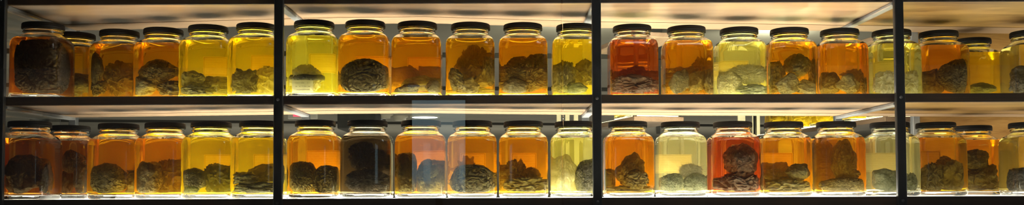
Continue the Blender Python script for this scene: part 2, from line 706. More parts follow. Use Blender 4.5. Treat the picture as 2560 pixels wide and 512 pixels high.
def fit(p, f, others, c0):
    """shape a piece so that it lies against its neighbours: every point is drawn back
    towards the piece's own middle until it is clear of them"""
    near = [o for o in others if np.all(o[0].min(axis=0) - .004 < p.max(axis=0)) and np.all(o[0].max(axis=0) + .004 > p.min(axis=0))]
    if not near:
        return p, f
    trees = [o[1] for o in near]

    def clear(q):
        """distance of a point to the nearest neighbour, negative inside it"""
        d = 1.0
        v = Vector(q)
        for t in trees:
            h = t.find_nearest(v)
            e = (v - h[0]).length
            d = min(d, e if (v - h[0]).dot(h[1]) > 0 else -e)
        return d

    rs = np.random.default_rng(5)
    cand = [c0] + [c0 + (p[k] - c0) * u for k in rs.choice(len(p), 120) for u in (.3, .55, .8)]
    size = np.linalg.norm(p.max(axis=0) - p.min(axis=0))
    best = max(cand, key=lambda q: min(clear(q), .012) - .10 * np.linalg.norm(q - c0) * (.012 / size) * 8)
    c = Vector(best)
    out = p.copy()
    for i in range(len(p)):
        d = Vector(p[i]) - c
        L_ = d.length
        if L_ < 1e-6:
            continue
        d /= L_
        m = L_
        for t in trees:
            h = t.ray_cast(c, d, L_ + .001)
            if h[0] is not None:
                m = min(m, max(.0004, h[3] - .0006))
        if m < L_:
            out[i] = np.array(c + d * m)
    return out, f


def specimen(jar, name, kind, tone, box, depth, label, rot=0.0, tilt=0.0, dy=None, group=None):
    """box: x0, x1, y0, y1 in pixels of the photograph; depth: distance of its middle behind the jar's front glass"""
    _seed[0] += 1
    x0, x1, y0, y1 = box
    jx, jy, jz = jar.location
    front = jy - HALF
    ap = front + .004 + depth / 1.33            # apparent distance in the fluid
    a, b = at(x0, y1, ap), at(x1, y0, ap)
    w, h = b.x - a.x, b.z - a.z
    cx, cz = (a.x + b.x) / 2, (a.z + b.z) / 2
    cy = front + depth
    d = dy if dy is not None else min(w, h) * .9
    if rot:
        # box is that of the turned body: take its own axes from the picture
        w, h = w, h
    p, f, pl, fl = shape(kind, w, d, h, _seed[0], rot, tilt)
    lim = .0692
    zb = ZB + .0030
    zt = jar['level'] - .004
    sk = .0035

    def strands(p, f, n):
        trees = [o[1] for o in _solid[jar.name][:-1]]
        rs = np.random.default_rng(_seed[0])
        top = np.where(p[:, 2] > np.percentile(p[:, 2], 45))[0]
        c0 = p.mean(axis=0)
        vs, fs = [], []
        for k in rs.choice(top, n):
            q = p[k] - (p[k] - c0) * .04
            d = (p[k] - c0) + rs.normal(0, .012, 3)
            d[2] = abs(d[2]) + .004
            d /= np.linalg.norm(d)
            L_ = rs.uniform(.008, .020)
            bend = rs.normal(0, .45, 3)
            r0 = rs.uniform(.0005, .0010)
            free = True
            for t_ in (0, .35, .7, 1.0):
                c = Vector(q + d * L_ * t_ + bend * L_ * t_ * t_ * .6)
                for tr in trees:
                    hn = tr.find_nearest(c)
                    if (c - hn[0]).dot(hn[1]) < .0015:
                        free = False
            if not free:
                continue
            b0 = len(p) + len(vs)
            side = np.cross(d, [.3, .5, .8]); side /= np.linalg.norm(side)
            up = np.cross(d, side)
            for j in range(6):
                t = j / 5
                c = q + d * L_ * t + bend * L_ * t * t * .6
                r = r0 * (1 - .75 * t)
                for a in range(4):
                    vs.append(c + r * (math.cos(a * PI / 2) * side + math.sin(a * PI / 2) * up))
            for j in range(5):
                for a in range(4):
                    fs.append((b0 + j * 4 + a, b0 + j * 4 + (a + 1) % 4, b0 + j * 4 + 4 + (a + 1) % 4, b0 + j * 4 + 4 + a))
            fs.append((b0 + 3, b0 + 2, b0 + 1, b0))
            fs.append((b0 + 20, b0 + 21, b0 + 22, b0 + 23))
        v = np.array(vs)
        rr = (np.abs(v[:, 0]) ** 5 + np.abs(v[:, 1]) ** 5) ** .2
        t = np.where(rr > lim, lim / rr, 1.0)
        v[:, 0] *= t
        v[:, 1] *= t
        v[:, 2] = np.minimum(v[:, 2], zt - .002)
        return np.concatenate([p, v]), list(f) + fs

    def settle(p):
        """inside the glass: sides, bottom and fluid surface press the piece gently"""
        p = p + np.array([cx - jx, cy - jy, cz - jz])
        rr = (np.abs(p[:, 0]) ** 5 + np.abs(p[:, 1]) ** 5) ** .2
        t = np.where(rr > lim * .78, lim * (.78 + .22 * (1 - np.exp(-(rr / lim - .78) / .22))) / np.maximum(rr, 1e-9), 1.0)
        p[:, 0] *= t
        p[:, 1] *= t
        p[:, 2] = zb + sk * np.logaddexp(0, (p[:, 2] - zb) / sk)
        p[:, 2] = zt - sk * np.logaddexp(0, (zt - p[:, 2]) / sk)
        return p

    p, pl = settle(p), settle(pl)
    # pieces lie against each other, not through each other
    c0 = settle(np.zeros((1, 3)))[0]
    p, f = fit(p, f, _solid.setdefault(jar.name, []), c0)
    if len(_solid[jar.name]):
        pl, fl = fit(pl, fl, _solid[jar.name], c0)
    hull = pl + vnormals(pl, fl) * .0018
    _solid[jar.name].append((hull, BVHTree.FromPolygons(hull.tolist(), fl)))
    if kind == 'tuft':
        p, f = strands(p, f, 260)
    c = p.mean(axis=0)
    c[2] = p[:, 2].min()
    me = bpy.data.meshes.new(name)
    me.from_pydata((p - c).tolist(), [], f)
    me.polygons.foreach_set('use_smooth', [True] * len(me.polygons))
    me.update()
    o = obj(name, me, TIS[tone])
    o.location = (jx + c[0], jy + c[1], jz + c[2])
    tag(o, label, 'specimen', group)
    return o


# ------------------------------------------------------------------ jars and what is in them
GU = 'specimen jars on the upper shelf'
GL = 'specimen jars on the lower shelf'
GS = 'preserved brain specimens in the jars'
LB = (.012, .120)     # where the label sits on the rear glass (x, z)

JARS = [
 # row, lid px, Y, fluid, label text, rear label, specimens
 ('U', 105.5, .130, 'brown', 'wide square jar of dark red-brown fluid beside the left post, upper shelf', None, [
    ('brain', 'dark', (22, 188, 98, 242), .070, 'huge dark brown brain filling the first upper jar beside the left post', dict(dy=.12))]),
 ('U', 187, .318, 'amber', 'half-hidden amber jar standing behind the first upper jar at the left post', None, [
    ('smooth', 'dark', (165, 222, 182, 242), .05, 'dark lump in the half-hidden amber jar at the back left of the upper shelf', {})]),
 ('U', 297, .270, 'orange', 'orange jar holding an upright dark egg-shaped piece, upper shelf left bay', None, [
    ('smooth', 'brown', (212, 264, 130, 212), .032, 'upright dark egg-shaped piece in an orange jar, upper shelf left bay', dict(dy=.04)),
    ('folds', 'grey', (206, 272, 196, 243), .060, 'grey crumpled tissue lying under the dark egg-shaped piece, upper shelf left bay', dict(dy=.09)),
    ('folds', 'grey', (258, 335, 150, 243), .080, 'tall folded grey tissue beside the dark egg-shaped piece, upper shelf left bay', dict(dy=.09))]),
 ('U', 407, .238, 'orange', 'red-orange jar with a knotted brown brain, between egg-piece jar and fan-tissue jar, upper shelf', None, [
    ('brain', 'brown', (346, 440, 148, 212), .055, 'knotted brown brain piece on top, in the red-orange jar of the upper left bay', dict(dy=.08)),
    ('smooth', 'grey', (319, 402, 188, 243), .060, 'smooth grey-brown lump low at left in the red-orange jar, upper left bay', dict(dy=.10)),
    ('folds', 'brown', (392, 465, 200, 243), .060, 'brown folded base piece low at right in the red-orange jar, upper left bay', dict(dy=.10))]),
 ('U', 519.5, .190, 'yellow', 'golden jar with a fan of pale wrinkled tissue, upper shelf left bay', LB, [
    ('leaf', 'tan', (446, 518, 176, 222), .045, 'pale wrinkled fan of tissue in the golden jar, upper left bay', dict(dy=.035)),
    ('folds', 'grey', (440, 540, 208, 243), .060, 'grey-green crumpled base under the pale fan, upper left bay', dict(dy=.10)),
    ('smooth', 'dark', (502, 560, 190, 243), .075, 'dark brown lump right of the pale tissue fan, upper left bay', dict(dy=.07))]),
 ('U', 640, .158, 'yellow', 'yellow jar with a ragged brown slice, left of the second post, upper shelf', LB, [
    ('slab', 'brown', (574, 648, 170, 242), .045, 'ragged upright brown slice in the yellow jar left of the second post', dict(dy=.03)),
    ('folds', 'pale', (634, 696, 164, 242), .070, 'pale yellow crumpled tissue behind the ragged brown slice, beside the second post', dict(dy=.05))]),
 ('U', 785, .114, 'green', 'greenish yellow jar with a paper-tagged bundle, right of the second post, upper shelf', (.016, .118), [
    ('folds', 'pale', (722, 806, 160, 240), .055, 'cream bundle tied with a dark band and a paper tag, upper shelf', dict(dy=.085))]),
 ('U', 913, .118, 'amber', 'amber jar with a large halved brain turned cut side out, upper shelf', (.004, .110), [
    ('half', 'grey', (848, 974, 148, 238), .052, 'large halved brain with a domed top in the amber jar, upper shelf second bay', dict(dy=.09))]),
 ('U', 1043.5, .142, 'orange', 'orange-amber jar of jagged fragments with one bright greenish lump, upper shelf', (.004, .110), [
    ('jag', 'red', (984, 1060, 162, 238), .105, 'jagged red-brown fragment at the back left, jar with the greenish lump', dict(dy=.03)),
    ('jag', 'red', (1036, 1106, 164, 238), .110, 'dark jagged fragment at the back right, jar with the greenish lump', dict(dy=.03)),
    ('smooth', 'green', (1004, 1094, 188, 230), .060, 'bright yellow-green lump in the jar of jagged fragments, upper shelf', dict(dy=.04)),
    ('jag', 'dark', (983, 1052, 208, 238), .026, 'flat dark slice lying in front of the greenish lump, upper shelf', dict(dy=.03)),
    ('smooth', 'grey', (1062, 1108, 200, 240), .028, 'small grey piece at the front right of the greenish lump, upper shelf', dict(dy=.03))]),
 ('U', 1177, .166, 'amber', 'amber jar packed with a tall heap of leaf-like slices, upper shelf', None, [
    ('frill', 'brown', (1142, 1226, 110, 238), .112, 'ragged brown tissue rising to the top of the heap of leaf-like slices', dict(dy=.04)),
    ('leaf', 'brown', (1134, 1210, 142, 232), .072, 'broad dark slice in the middle of the heap of leaf-like slices', dict(dy=.035)),
    ('leaf', 'grey', (1120, 1160, 168, 226), .030, 'narrow grey slice leaning on the left glass, heap of leaf-like slices', dict(dy=.02, rot=.35)),
    ('leaf', 'grey', (1204, 1240, 140, 216), .045, 'upright brown slice leaning on the right glass, heap of leaf-like slices', dict(dy=.025)),
    ('jag', 'tan', (1150, 1200, 192, 238), .030, 'pale angular slice low in the middle, heap of leaf-like slices', dict(dy=.022, rot=-.5)),
    ('jag', 'tan', (1178, 1230, 184, 222), .050, 'pale angular slice low on the right, heap of leaf-like slices', dict(dy=.02, rot=.5)),
    ('folds', 'green', (1122, 1236, 214, 240), .075, 'flattened greenish scraps on the bottom under the leaf-like slices', dict(dy=.06))]),
 ('U', 1308, .177, 'orange', 'orange jar with a big curled dark brain, second left of the third post, upper shelf', None, [
    ('brain', 'dark', (1258, 1374, 140, 236), .070, 'big curled dark brain in the orange jar, second from the third post', dict(dy=.09)),
    ('frill', 'dark', (1312, 1374, 134, 172), .060, 'rough dark crest lying on the big curled brain, upper shelf', dict(dy=.05)),
    ('smooth', 'grey', (1252, 1320, 196, 240), .034, 'smooth grey lobe low at the front left of the curled dark brain', dict(dy=.045))]),
 ('U', 1440, .194, 'yellow', 'golden jar of soft tan folds, left of the third post, upper shelf', None, [
    ('folds', 'tan', (1386, 1440, 148, 240), .045, 'tan folded tissue at the left of the golden jar beside the third post', dict(dy=.06)),
    ('folds', 'tan', (1426, 1500, 146, 220), .075, 'tan folded tissue at the right of the golden jar beside the third post', dict(dy=.06)),
    ('smooth', 'green', (1402, 1470, 206, 240), .030, 'small yellowish lobes at the bottom front of the golden jar beside the third post', dict(dy=.03))]),
 ('U', 1582, .213, 'red', 'deep red-orange jar, right of the third post, upper shelf', None, [
    ('folds', 'red', (1526, 1652, 164, 238), .105, 'dark red fluffy ridge at the back of the deep red jar, upper shelf', dict(dy=.045)),
    ('folds', 'brown', (1524, 1652, 184, 240), .036, 'greyish crumpled mass along the front of the deep red jar, upper shelf', dict(dy=.045))]),
 ('U', 1718, .240, 'orange', 'orange-amber jar with grey tongue-like slabs, second after the third post, upper shelf', None, [
    ('jag', 'grey', (1672, 1722, 172, 238), .030, 'left grey tongue-like slab in the orange jar, second after the third post', dict(dy=.028)),
    ('jag', 'grey', (1712, 1766, 174, 238), .040, 'right grey tongue-like slab in the orange jar, second after the third post', dict(dy=.03)),
    ('smooth', 'dark', (1754, 1790, 172, 238), .050, 'dark upright lump against the right glass beside the grey tongue-like slabs', dict(dy=.05)),
    ('folds', 'red', (1720, 1790, 140, 238), .115, 'translucent red-brown flap at the back behind the grey tongue-like slabs', dict(dy=.03)),
    ('slab', 'dark', (1672, 1760, 166, 238), .088, 'dark flat strip resting behind the tops of the grey tongue-like slabs', dict(dy=.05))]),
 ('U', 1850, .272, 'pale', 'bright pale yellow-green jar with a fluffy cream tuft, upper shelf', (.0, .112), [
    ('tuft', 'pale', (1808, 1930, 160, 214), .070, 'fluffy cream tuft of shredded tissue in the pale yellow-green jar', dict(dy=.07)),
    ('frill', 'pale', (1792, 1858, 176, 240), .060, 'paler frilly clump at the left under the fluffy cream tuft', dict(dy=.06)),
    ('folds', 'green', (1836, 1930, 210, 240), .045, 'grey-green lumps on the bottom under the fluffy cream tuft', dict(dy=.06))]),
 ('U', 1976, .284, 'amber', 'amber-brown jar with a dark ball on grey slices, upper shelf', (.004, .115), [
    ('smooth', 'dark', (1958, 2026, 134, 200), .050, 'dark round ball sitting high in the amber-brown jar, upper shelf', dict(dy=.055)),
    ('folds', 'brown', (2018, 2052, 146, 236), .060, 'upright brown piece right of the dark round ball, upper shelf', dict(dy=.05)),
    ('folds', 'grey', (1928, 1966, 150, 236), .060, 'upright grey piece left of the dark round ball, upper shelf', dict(dy=.05)),
    ('jag', 'grey', (1938, 1998, 186, 240), .026, 'broken grey slice leaning below the dark round ball, upper shelf', dict(dy=.022, rot=.4)),
    ('jag', 'tan', (1984, 2050, 200, 240), .026, 'pale grey slice lying at the front right below the dark round ball', dict(dy=.022, rot=-.3))]),
 ('U', 2102, .303, 'orange', 'orange jar with angular grey slabs, left of the pale post-crossed jar, upper shelf', None, [
    ('slab', 'dark', (2100, 2170, 172, 236), .085, 'thin dark slab poking up to the right in the orange jar of angular grey slabs', dict(dy=.03, rot=.2)),
    ('jag', 'grey', (2086, 2150, 184, 240), .032, 'big angular grey slab in the middle of the upper orange jar near the fourth post', dict(dy=.03, rot=.2)),
    ('smooth', 'dark', (2056, 2100, 180, 240), .060, 'dark lump at the left of the angular grey slabs', dict(dy=.05)),
    ('folds', 'grey', (2146, 2184, 190, 240), .055, 'grey slab against the right glass in the jar of angular grey slabs', dict(dy=.05))]),
 ('U', 2232, .324, 'pale', 'pale yellow jar crossed by the fourth post, upper shelf', (.0, .115), [
    ('folds', 'pale', (2190, 2246, 176, 240), .045, 'pale curled lump at the left in the jar crossed by the fourth post', dict(dy=.06)),
    ('folds', 'pale', (2238, 2312, 176, 240), .060, 'pale curled lumps at the right in the jar crossed by the fourth post', dict(dy=.06))]),
 ('U', 2350, .350, 'orange', 'orange-brown jar with a round dark brain, right of the fourth post, upper shelf', None, [
    ('brain', 'brown', (2340, 2437, 148, 236), .055, 'round dark brain in the orange-brown jar right of the fourth post', dict(dy=.09)),
    ('smooth', 'red', (2308, 2360, 172, 238), .075, 'smooth red-brown lobe left of the round dark brain, right of the fourth post', dict(dy=.06))]),
 ('U', 2434, .508, 'yellow', 'smaller-looking yellow jar set back against the wooden panel, upper shelf', None, [
    ('smooth', 'dark', (2412, 2490, 206, 238), .060, 'dark flat lump at the bottom of the yellow jar against the wooden panel', dict(dy=.07))]),
 ('U', 2579, .348, 'straw', 'dull yellow jar cut off by the right edge of the picture, upper shelf', None, [
    ('smooth', 'dark', (2534, 2600, 164, 214), .060, 'dark piece resting high in the dull yellow jar at the far right, upper shelf', dict(dy=.07)),
    ('folds', 'grey', (2516, 2604, 190, 238), .055, 'grey crumpled base in the dull yellow jar at the far right, upper shelf', dict(dy=.08))]),
 # ---------------- lower shelf
 ('L', 76, .094, 'rust', 'dark red-orange jar beside the left post, lower shelf', None, [
    ('smooth', 'dark', (14, 106, 386, 490), .060, 'large dark rounded lump in the first lower jar beside the left post', dict(dy=.10)),
    ('folds', 'dark', (92, 158, 402, 490), .050, 'dark folded piece right of the large rounded lump, first lower jar', dict(dy=.07))]),
 ('L', 177, .285, 'brown', 'brownish jar standing half behind the first lower jar', None, [
    ('brain', 'brown', (158, 204, 374, 434), .050, 'small lumpy brain piece on top in the brownish half-hidden lower jar', dict(dy=.05)),
    ('smooth', 'grey', (184, 218, 410, 488), .045, 'smooth grey finger-like piece on the right in the brownish half-hidden lower jar', dict(dy=.04)),
    ('smooth', 'dark', (148, 190, 424, 488), .060, 'dark base piece on the left in the brownish half-hidden lower jar', dict(dy=.05))]),
 ('L', 298, .200, 'orange', 'cloudy orange jar with a low dark brain, lower shelf left bay', None, [
    ('brain', 'grey', (217, 322, 406, 490), .058, 'low dark greenish brain in the cloudy orange jar, lower left bay', dict(dy=.10)),
    ('smooth', 'brown', (306, 345, 420, 488), .070, 'brown lobe at the right of the low dark greenish brain, lower left bay', dict(dy=.06))]),
 ('L', 414, .175, 'orange', 'orange jar with a big smooth rounded brain, lower shelf left bay', None, [
    ('smooth', 'brown', (331, 414, 402, 490), .055, 'big smooth rounded brain in the orange jar, lower left bay', dict(dy=.10)),
    ('folds', 'dark', (374, 466, 396, 490), .085, 'dark folded mass behind the big smooth rounded brain, lower left bay', dict(dy=.06))]),
 ('L', 529, .140, 'yellow', 'golden jar with two split brain halves under a rear label, lower shelf left bay', (.006, .110), [
    ('brain', 'brown', (450, 524, 418, 484), .045, 'left rounded half of the split brain in the golden jar, lower left bay', dict(dy=.07)),
    ('folds', 'dark', (500, 588, 406, 486), .070, 'right darker half of the split brain in the golden jar, lower left bay', dict(dy=.07)),
    ('smooth', 'green', (452, 500, 464, 488), .024, 'small pale green scrap on the bottom before the split brain halves', dict(dy=.025))]),
 ('L', 650, .118, 'yellow', 'golden jar with stacked flat slabs, left of the second post, lower shelf', (.010, .110), [
    ('slab', 'brown', (577, 650, 428, 462), .040, 'upper flat slab of the stack in the golden jar left of the second post', dict(dy=.07)),
    ('slab', 'dark', (574, 700, 454, 488), .045, 'lower flat slab of the stack in the golden jar left of the second post', dict(dy=.09)),
    ('smooth', 'dark', (618, 708, 408, 466), .090, 'dark dome behind the stacked flat slabs, left of the second post', dict(dy=.05))]),
 ('L', 789, .100, 'amber', 'amber jar with a deeply grooved brain, right of the second post, lower shelf', (.004, .120), [
    ('brain', 'grey', (720, 796, 402, 490), .050, 'deeply grooved grey brain half in the amber jar right of the second post', dict(dy=.09)),
    ('half', 'grey', (784, 852, 412, 490), .055, 'smooth cut half right of the deeply grooved brain, lower second bay', dict(dy=.08))]),
 ('L', 919, .112, 'dark', 'almost black murky jar with dim shapes inside, lower shelf second bay', None, [
    ('folds', 'grey', (872, 940, 352, 430), .060, 'dim tall shape near the top of the almost black jar', dict(dy=.06)),
    ('frill', 'tan', (862, 972, 420, 490), .040, 'dim frilly shreds low in the almost black jar', dict(dy=.06)),
    ('smooth', 'brown', (916, 980, 372, 440), .085, 'dim rounded lump right of centre in the almost black jar', dict(dy=.05))]),
 ('L', 1053, .116, 'orange', 'pinkish orange jar crossed by a pale bluish reflection, lower shelf second bay', (.010, .118), [
    ('block', 'dark', (989, 1044, 380, 490), .050, 'dark upright block at the left of the jar under the bluish reflection', dict(dy=.07)),
    ('smooth', 'grey', (1034, 1114, 396, 490), .055, 'grey rounded lump at the right of the jar under the bluish reflection', dict(dy=.09))]),
 ('L', 1181, .143, 'amber', 'amber jar with a domed brain below a bordered rear label, lower shelf second bay', (.000, .112), [
    ('half', 'grey', (1124, 1244, 410, 490), .048, 'wide domed brain in the amber jar with a bordered label, lower second bay', dict(dy=.09)),
    ('slab', 'dark', (1138, 1192, 388, 486), .115, 'dark pointed scrap standing behind the wide domed brain, lower second bay', dict(dy=.018))]),
 ('L', 1308, .165, 'amber', 'amber jar with dark lump over low slice, second from the third post, lower shelf', (.002, .112), [
    ('folds', 'brown', (1256, 1322, 394, 486), .080, 'dark lump standing at the left of the amber jar, second from the third post', dict(dy=.05)),
    ('folds', 'grey', (1258, 1374, 440, 486), .042, 'low grey slice along the bottom of the amber jar, second from the third post', dict(dy=.05)),
    ('frill', 'brown', (1302, 1350, 416, 462), .080, 'ragged brown scrap right of the dark lump, second from the third post', dict(dy=.04))]),
 ('L', 1435, .185, 'pale', 'pale jar with a half cream, half dark brain left of the third post, lower shelf', None, [
    ('smooth', 'pale', (1386, 1446, 384, 488), .060, 'cream half of the brain in the pale jar left of the third post', dict(dy=.08)),
    ('brain', 'grey', (1436, 1504, 396, 488), .052, 'dark grooved half of the brain in the pale jar left of the third post', dict(dy=.08))]),
 ('L', 1569, .193, 'orange', 'amber-orange jar with a slanting boot-shaped piece, right of the third post, lower shelf', None, [
    ('smooth', 'red', (1541, 1612, 378, 470), .050, 'slanting boot-shaped piece in the amber-orange jar right of the third post', dict(dy=.055, rot=-.38)),
    ('folds', 'brown', (1558, 1622, 424, 474), .032, 'crumpled brown piece in front of the slanting boot-shaped piece', dict(dy=.035)),
    ('slab', 'dark', (1520, 1634, 462, 488), .060, 'flat dark slab on the bottom under the boot-shaped piece', dict(dy=.06)),
    ('block', 'dark', (1516, 1540, 420, 480), .070, 'small dark block against the left glass beside the boot-shaped piece', dict(dy=.04))]),
 ('L', 1700, .220, 'clear', 'nearly clear jar with a pair of pale lumps before a yellow label, lower shelf', (.004, .108), [
    ('brain', 'green', (1656, 1712, 432, 484), .045, 'left pale green lump in the nearly clear jar, lower shelf', dict(dy=.055)),
    ('brain', 'green', (1704, 1772, 432, 484), .050, 'right grey-green lump in the nearly clear jar, lower shelf', dict(dy=.06)),
    ('tuft', 'pale', (1696, 1756, 408, 448), .060, 'frilly cream tissue on top of the pair of pale lumps, nearly clear jar', dict(dy=.04))]),
 ('L', 1831, .222, 'red', 'dark red-orange jar with a tall black oval, lower shelf third bay', None, [
    ('smooth', 'dark', (1808, 1900, 356, 444), .055, 'tall dark oval mass in the red-orange jar, lower third bay', dict(dy=.08)),
    ('folds', 'dark', (1788, 1906, 424, 490), .050, 'dark knobbly base under the tall oval mass, lower third bay', dict(dy=.08))]),
 ('L', 1958, .240, 'amber', 'amber-yellow jar with a dark pebble-like slab on layers, lower shelf third bay', (.000, .112), [
    ('smooth', 'dark', (1960, 2030, 408, 452), .036, 'dark pebble-like slab on top of the layers in the amber-yellow jar', dict(dy=.04)),
    ('slab', 'brown', (1906, 1990, 404, 486), .110, 'thin brown layer at the back top of the amber-yellow jar with the pebble-like slab', dict(dy=.05)),
    ('slab', 'dark', (1912, 1974, 420, 486), .075, 'middle brown layer left of the pebble-like slab', dict(dy=.04)),
    ('folds', 'grey', (1914, 2034, 446, 490), .042, 'greenish folded base layer under the pebble-like slab', dict(dy=.06))]),
 ('L', 2089, .240, 'orange', 'dark orange jar with a tall upright curl, just left of the pale post-crossed lower jar', None, [
    ('smooth', 'brown', (2076, 2140, 344, 470), .065, 'tall upright brown curl in the dark orange jar, lower third bay', dict(dy=.05)),
    ('block', 'red', (2044, 2084, 352, 486), .105, 'dim red-brown block left of the tall upright curl, lower third bay', dict(dy=.03)),
    ('slab', 'red', (2100, 2154, 424, 452), .060, 'slanting red-brown strip at the foot of the tall upright curl', dict(dy=.03, rot=.3)),
    ('brain', 'grey', (2056, 2168, 440, 490), .042, 'grooved grey base under the tall upright curl, lower third bay', dict(dy=.06))]),
 ('L', 2223, .275, 'clear', 'pale straw jar crossed by the fourth post, lower shelf', (.002, .112), [
    ('smooth', 'green', (2190, 2250, 420, 486), .045, 'pale grey-green lump at the left, lower jar crossed by the fourth post', dict(dy=.06)),
    ('folds', 'green', (2240, 2304, 430, 486), .060, 'pale ragged lump at the right, lower jar crossed by the fourth post', dict(dy=.06))]),
 ('L', 2338, .290, 'amber', 'amber jar with large draped grey sheets, right of the fourth post, lower shelf', (-.010, .118), [
    ('folds', 'tan', (2306, 2362, 404, 488), .045, 'draped grey-green sheet at the left, amber jar right of the fourth post', dict(dy=.06)),
    ('leaf', 'tan', (2344, 2414, 398, 482), .040, 'draped pale sheet at the right, amber jar right of the fourth post', dict(dy=.03)),
    ('folds', 'brown', (2336, 2382, 388, 430), .085, 'brown folded flap rising behind the draped sheets', dict(dy=.03)),
    ('folds', 'tan', (2340, 2414, 446, 488), .075, 'pale folded base under the draped sheets', dict(dy=.05))]),
 ('L', 2430, .455, 'orange', 'orange jar set back against the wooden panel, lower shelf', None, [
    ('smooth', 'dark', (2404, 2468, 372, 430), .045, 'dark rounded piece with a tail in the orange jar against the wooden panel', dict(dy=.05)),
    ('slab', 'brown', (2404, 2494, 410, 488), .055, 'slanting brown slabs low in the orange jar against the wooden panel', dict(dy=.07, rot=.2))]),
 ('L', 2571, .305, 'straw', 'dull straw jar cut off by the right edge of the picture, lower shelf', None, [
    ('smooth', 'dark', (2514, 2602, 418, 488), .060, 'low black mass in the dull straw jar at the far right, lower shelf', dict(dy=.10))]),
]

jars = []
for (row, px, Y, fl, label, lab, specs) in JARS:
    j = make_jar(px, Y, row, fl, label, lab, random.uniform(-.012, .012), GU if row == 'U' else GL)
    jars.append((j, px, row))
    for (kind, tone, box, dep, lb, kw) in sorted(specs, key=lambda q: q[3]):
        nm = {'brain': 'brain_specimen', 'half': 'brain_specimen', 'slab': 'tissue_slab', 'leaf': 'tissue_slice', 'block': 'tissue_block', 'jag': 'tissue_fragment'}.get(kind, 'tissue_specimen')
        s = specimen(j, nm, kind, tone, box, dep, lb, group=GS, **kw)
        if 'paper tag' in lb:
            bundle, bundle_jar = s, j


# the tag and band on the cream bundle
def bundle_tag():
    jx, jy, jz = bundle_jar.location
    front = jy - HALF
    ap = front + .004 + .010 / 1.33
    a, b = at(731, 232, ap), at(783, 200, ap)
    w, h = b.x - a.x, b.z - a.z
    o0 = Vector(bundle.location)
    c = Vector(((a.x + b.x) / 2, front + .0135, (a.z + b.z) / 2)) - o0
    m = MB()
    n = 10
    pts = [(-w / 2 + w * i / n, .004 * ((i / n - .5) * 2) ** 2) for i in range(n + 1)]
    for s in range(n):
        (xa, ya), (xb, yb) = pts[s], pts[s + 1]
        k = len(m.v)
        m.v += [(xa, ya, -h / 2), (xb, yb, -h / 2), (xb, yb, h / 2), (xa, ya, h / 2),
                (xa, ya + .0006, -h / 2), (xb, yb + .0006, -h / 2), (xb, yb + .0006, h / 2), (xa, ya + .0006, h / 2)]
        m.f += [tuple(k + i for i in q) for q in ((0, 1, 2, 3), (4, 7, 6, 5), (0, 4, 5, 1), (3, 2, 6, 7))]
        if s == 0:
            m.f.append((k, k + 3, k + 7, k + 4))
        if s == n - 1:
            m.f.append((k + 1, k + 5, k + 6, k + 2))
    t = obj('paper_tag', m.mesh('paper_tag'), simple('tag_paper', (.62, .58, .42), .8, 0, .1, 80), bundle, c)
    t['label'] = 'paper tag with three faded handwritten lines'
    # faded handwriting
    m = MB()
    rs = random.Random(3)
    for ln in range(3):
        z = h * (.27 - .27 * ln)
        x = -w * .34 + (.06 * w if ln == 2 else 0)
        while x < w * .36:
            l = rs.uniform(.0010, .0030)
            if rs.random() < .78:
                dz = rs.uniform(.0010, .0024)
                y = .004 * (x / (w / 2)) ** 2
                m.box(x, x + l * .45, y - .0005, y - .0001, z - dz / 2, z + dz / 2)
                m.box(x, x + l, y - .0005, y - .0001, z - dz / 2, z - dz / 2 + .0006)
            x += l + .0008
    obj('handwriting', m.mesh('handwriting'), simple('faded_ink', (.10, .08, .06), .8), t)
    # dark band round the bundle
    a, b = at(722, 200, ap), at(806, 186, ap)
    m = MB()
    hh = (b.z - a.z) / 2
    N_ = 40
    rx, ry = (b.x - a.x) / 2 * .97, .0425
    rr = []
    for (k, z) in ((1.0, -hh), (1.05, -hh * .5), (1.05, hh * .5), (1.0, hh), (.93, hh * .7), (.93, -hh * .7), (1.0, -hh)):
        rr.append([(min(.0655, rx * k) * math.cos(2 * PI * i / N_) * (1 + .02 * math.sin(5 * i)), ry * k * math.sin(2 * PI * i / N_), z + .0012 * math.sin(i * .9)) for i in range(N_)])
    m.rings(rr)
    obj('band', m.mesh('band', True), TIS['dark'], bundle,
        Vector(((a.x + b.x) / 2, front + .055, (a.z + b.z) / 2)) - o0)


bundle_tag()

# ------------------------------------------------------------------ the display cabinet
BACKPTS = [(-2.2, .53), (-1.55, .46), (-.58, .345), (-.28, .335), (.28, .44), (1.20, .53), (2.3, .65)]


def back(x):
    for (a, b) in zip(BACKPTS, BACKPTS[1:]):
        if a[0] <= x <= b[0]:
            return a[1] + (b[1] - a[1]) * (x - a[0]) / (b[0] - a[0])
    return BACKPTS[-1][1]


cab = thing('display_cabinet', 'long lit display cabinet with dark steel posts and wooden shelves full of jars', 'cabinet', (0, .2, 0))


def cpart(name, me, mat, parent=None):
    o = obj(name, me, mat, parent or cab)
    if parent is None:
        o.location = (0, -.2, 0)
    return o


XL = -1.586
POSTX = [-1.537, -.7005, .2555, 1.166, 2.08]
BAYS = [(XL, POSTX[1]), (POSTX[1], POSTX[2]), (POSTX[2], POSTX[3]), (POSTX[3], 2.1)]
TH = .024
SH_TOP = [LOW_Z, MID_Z, 1.972 + TH]


def bay_poly(x0, x1, yf, inset):
    xs = [x0] + [p[0] for p in BACKPTS if x0 < p[0] < x1] + [x1]
    return [(x0, yf), (x1, yf)] + [(x, back(x) - inset) for x in reversed(xs)]


def strip_poly(x0, x1, w0, w1):
    xs = [x0] + [p[0] for p in BACKPTS if x0 < p[0] < x1] + [x1]
    return [(x, back(x) - w0) for x in xs] + [(x, back(x) - w1) for x in reversed(xs)]


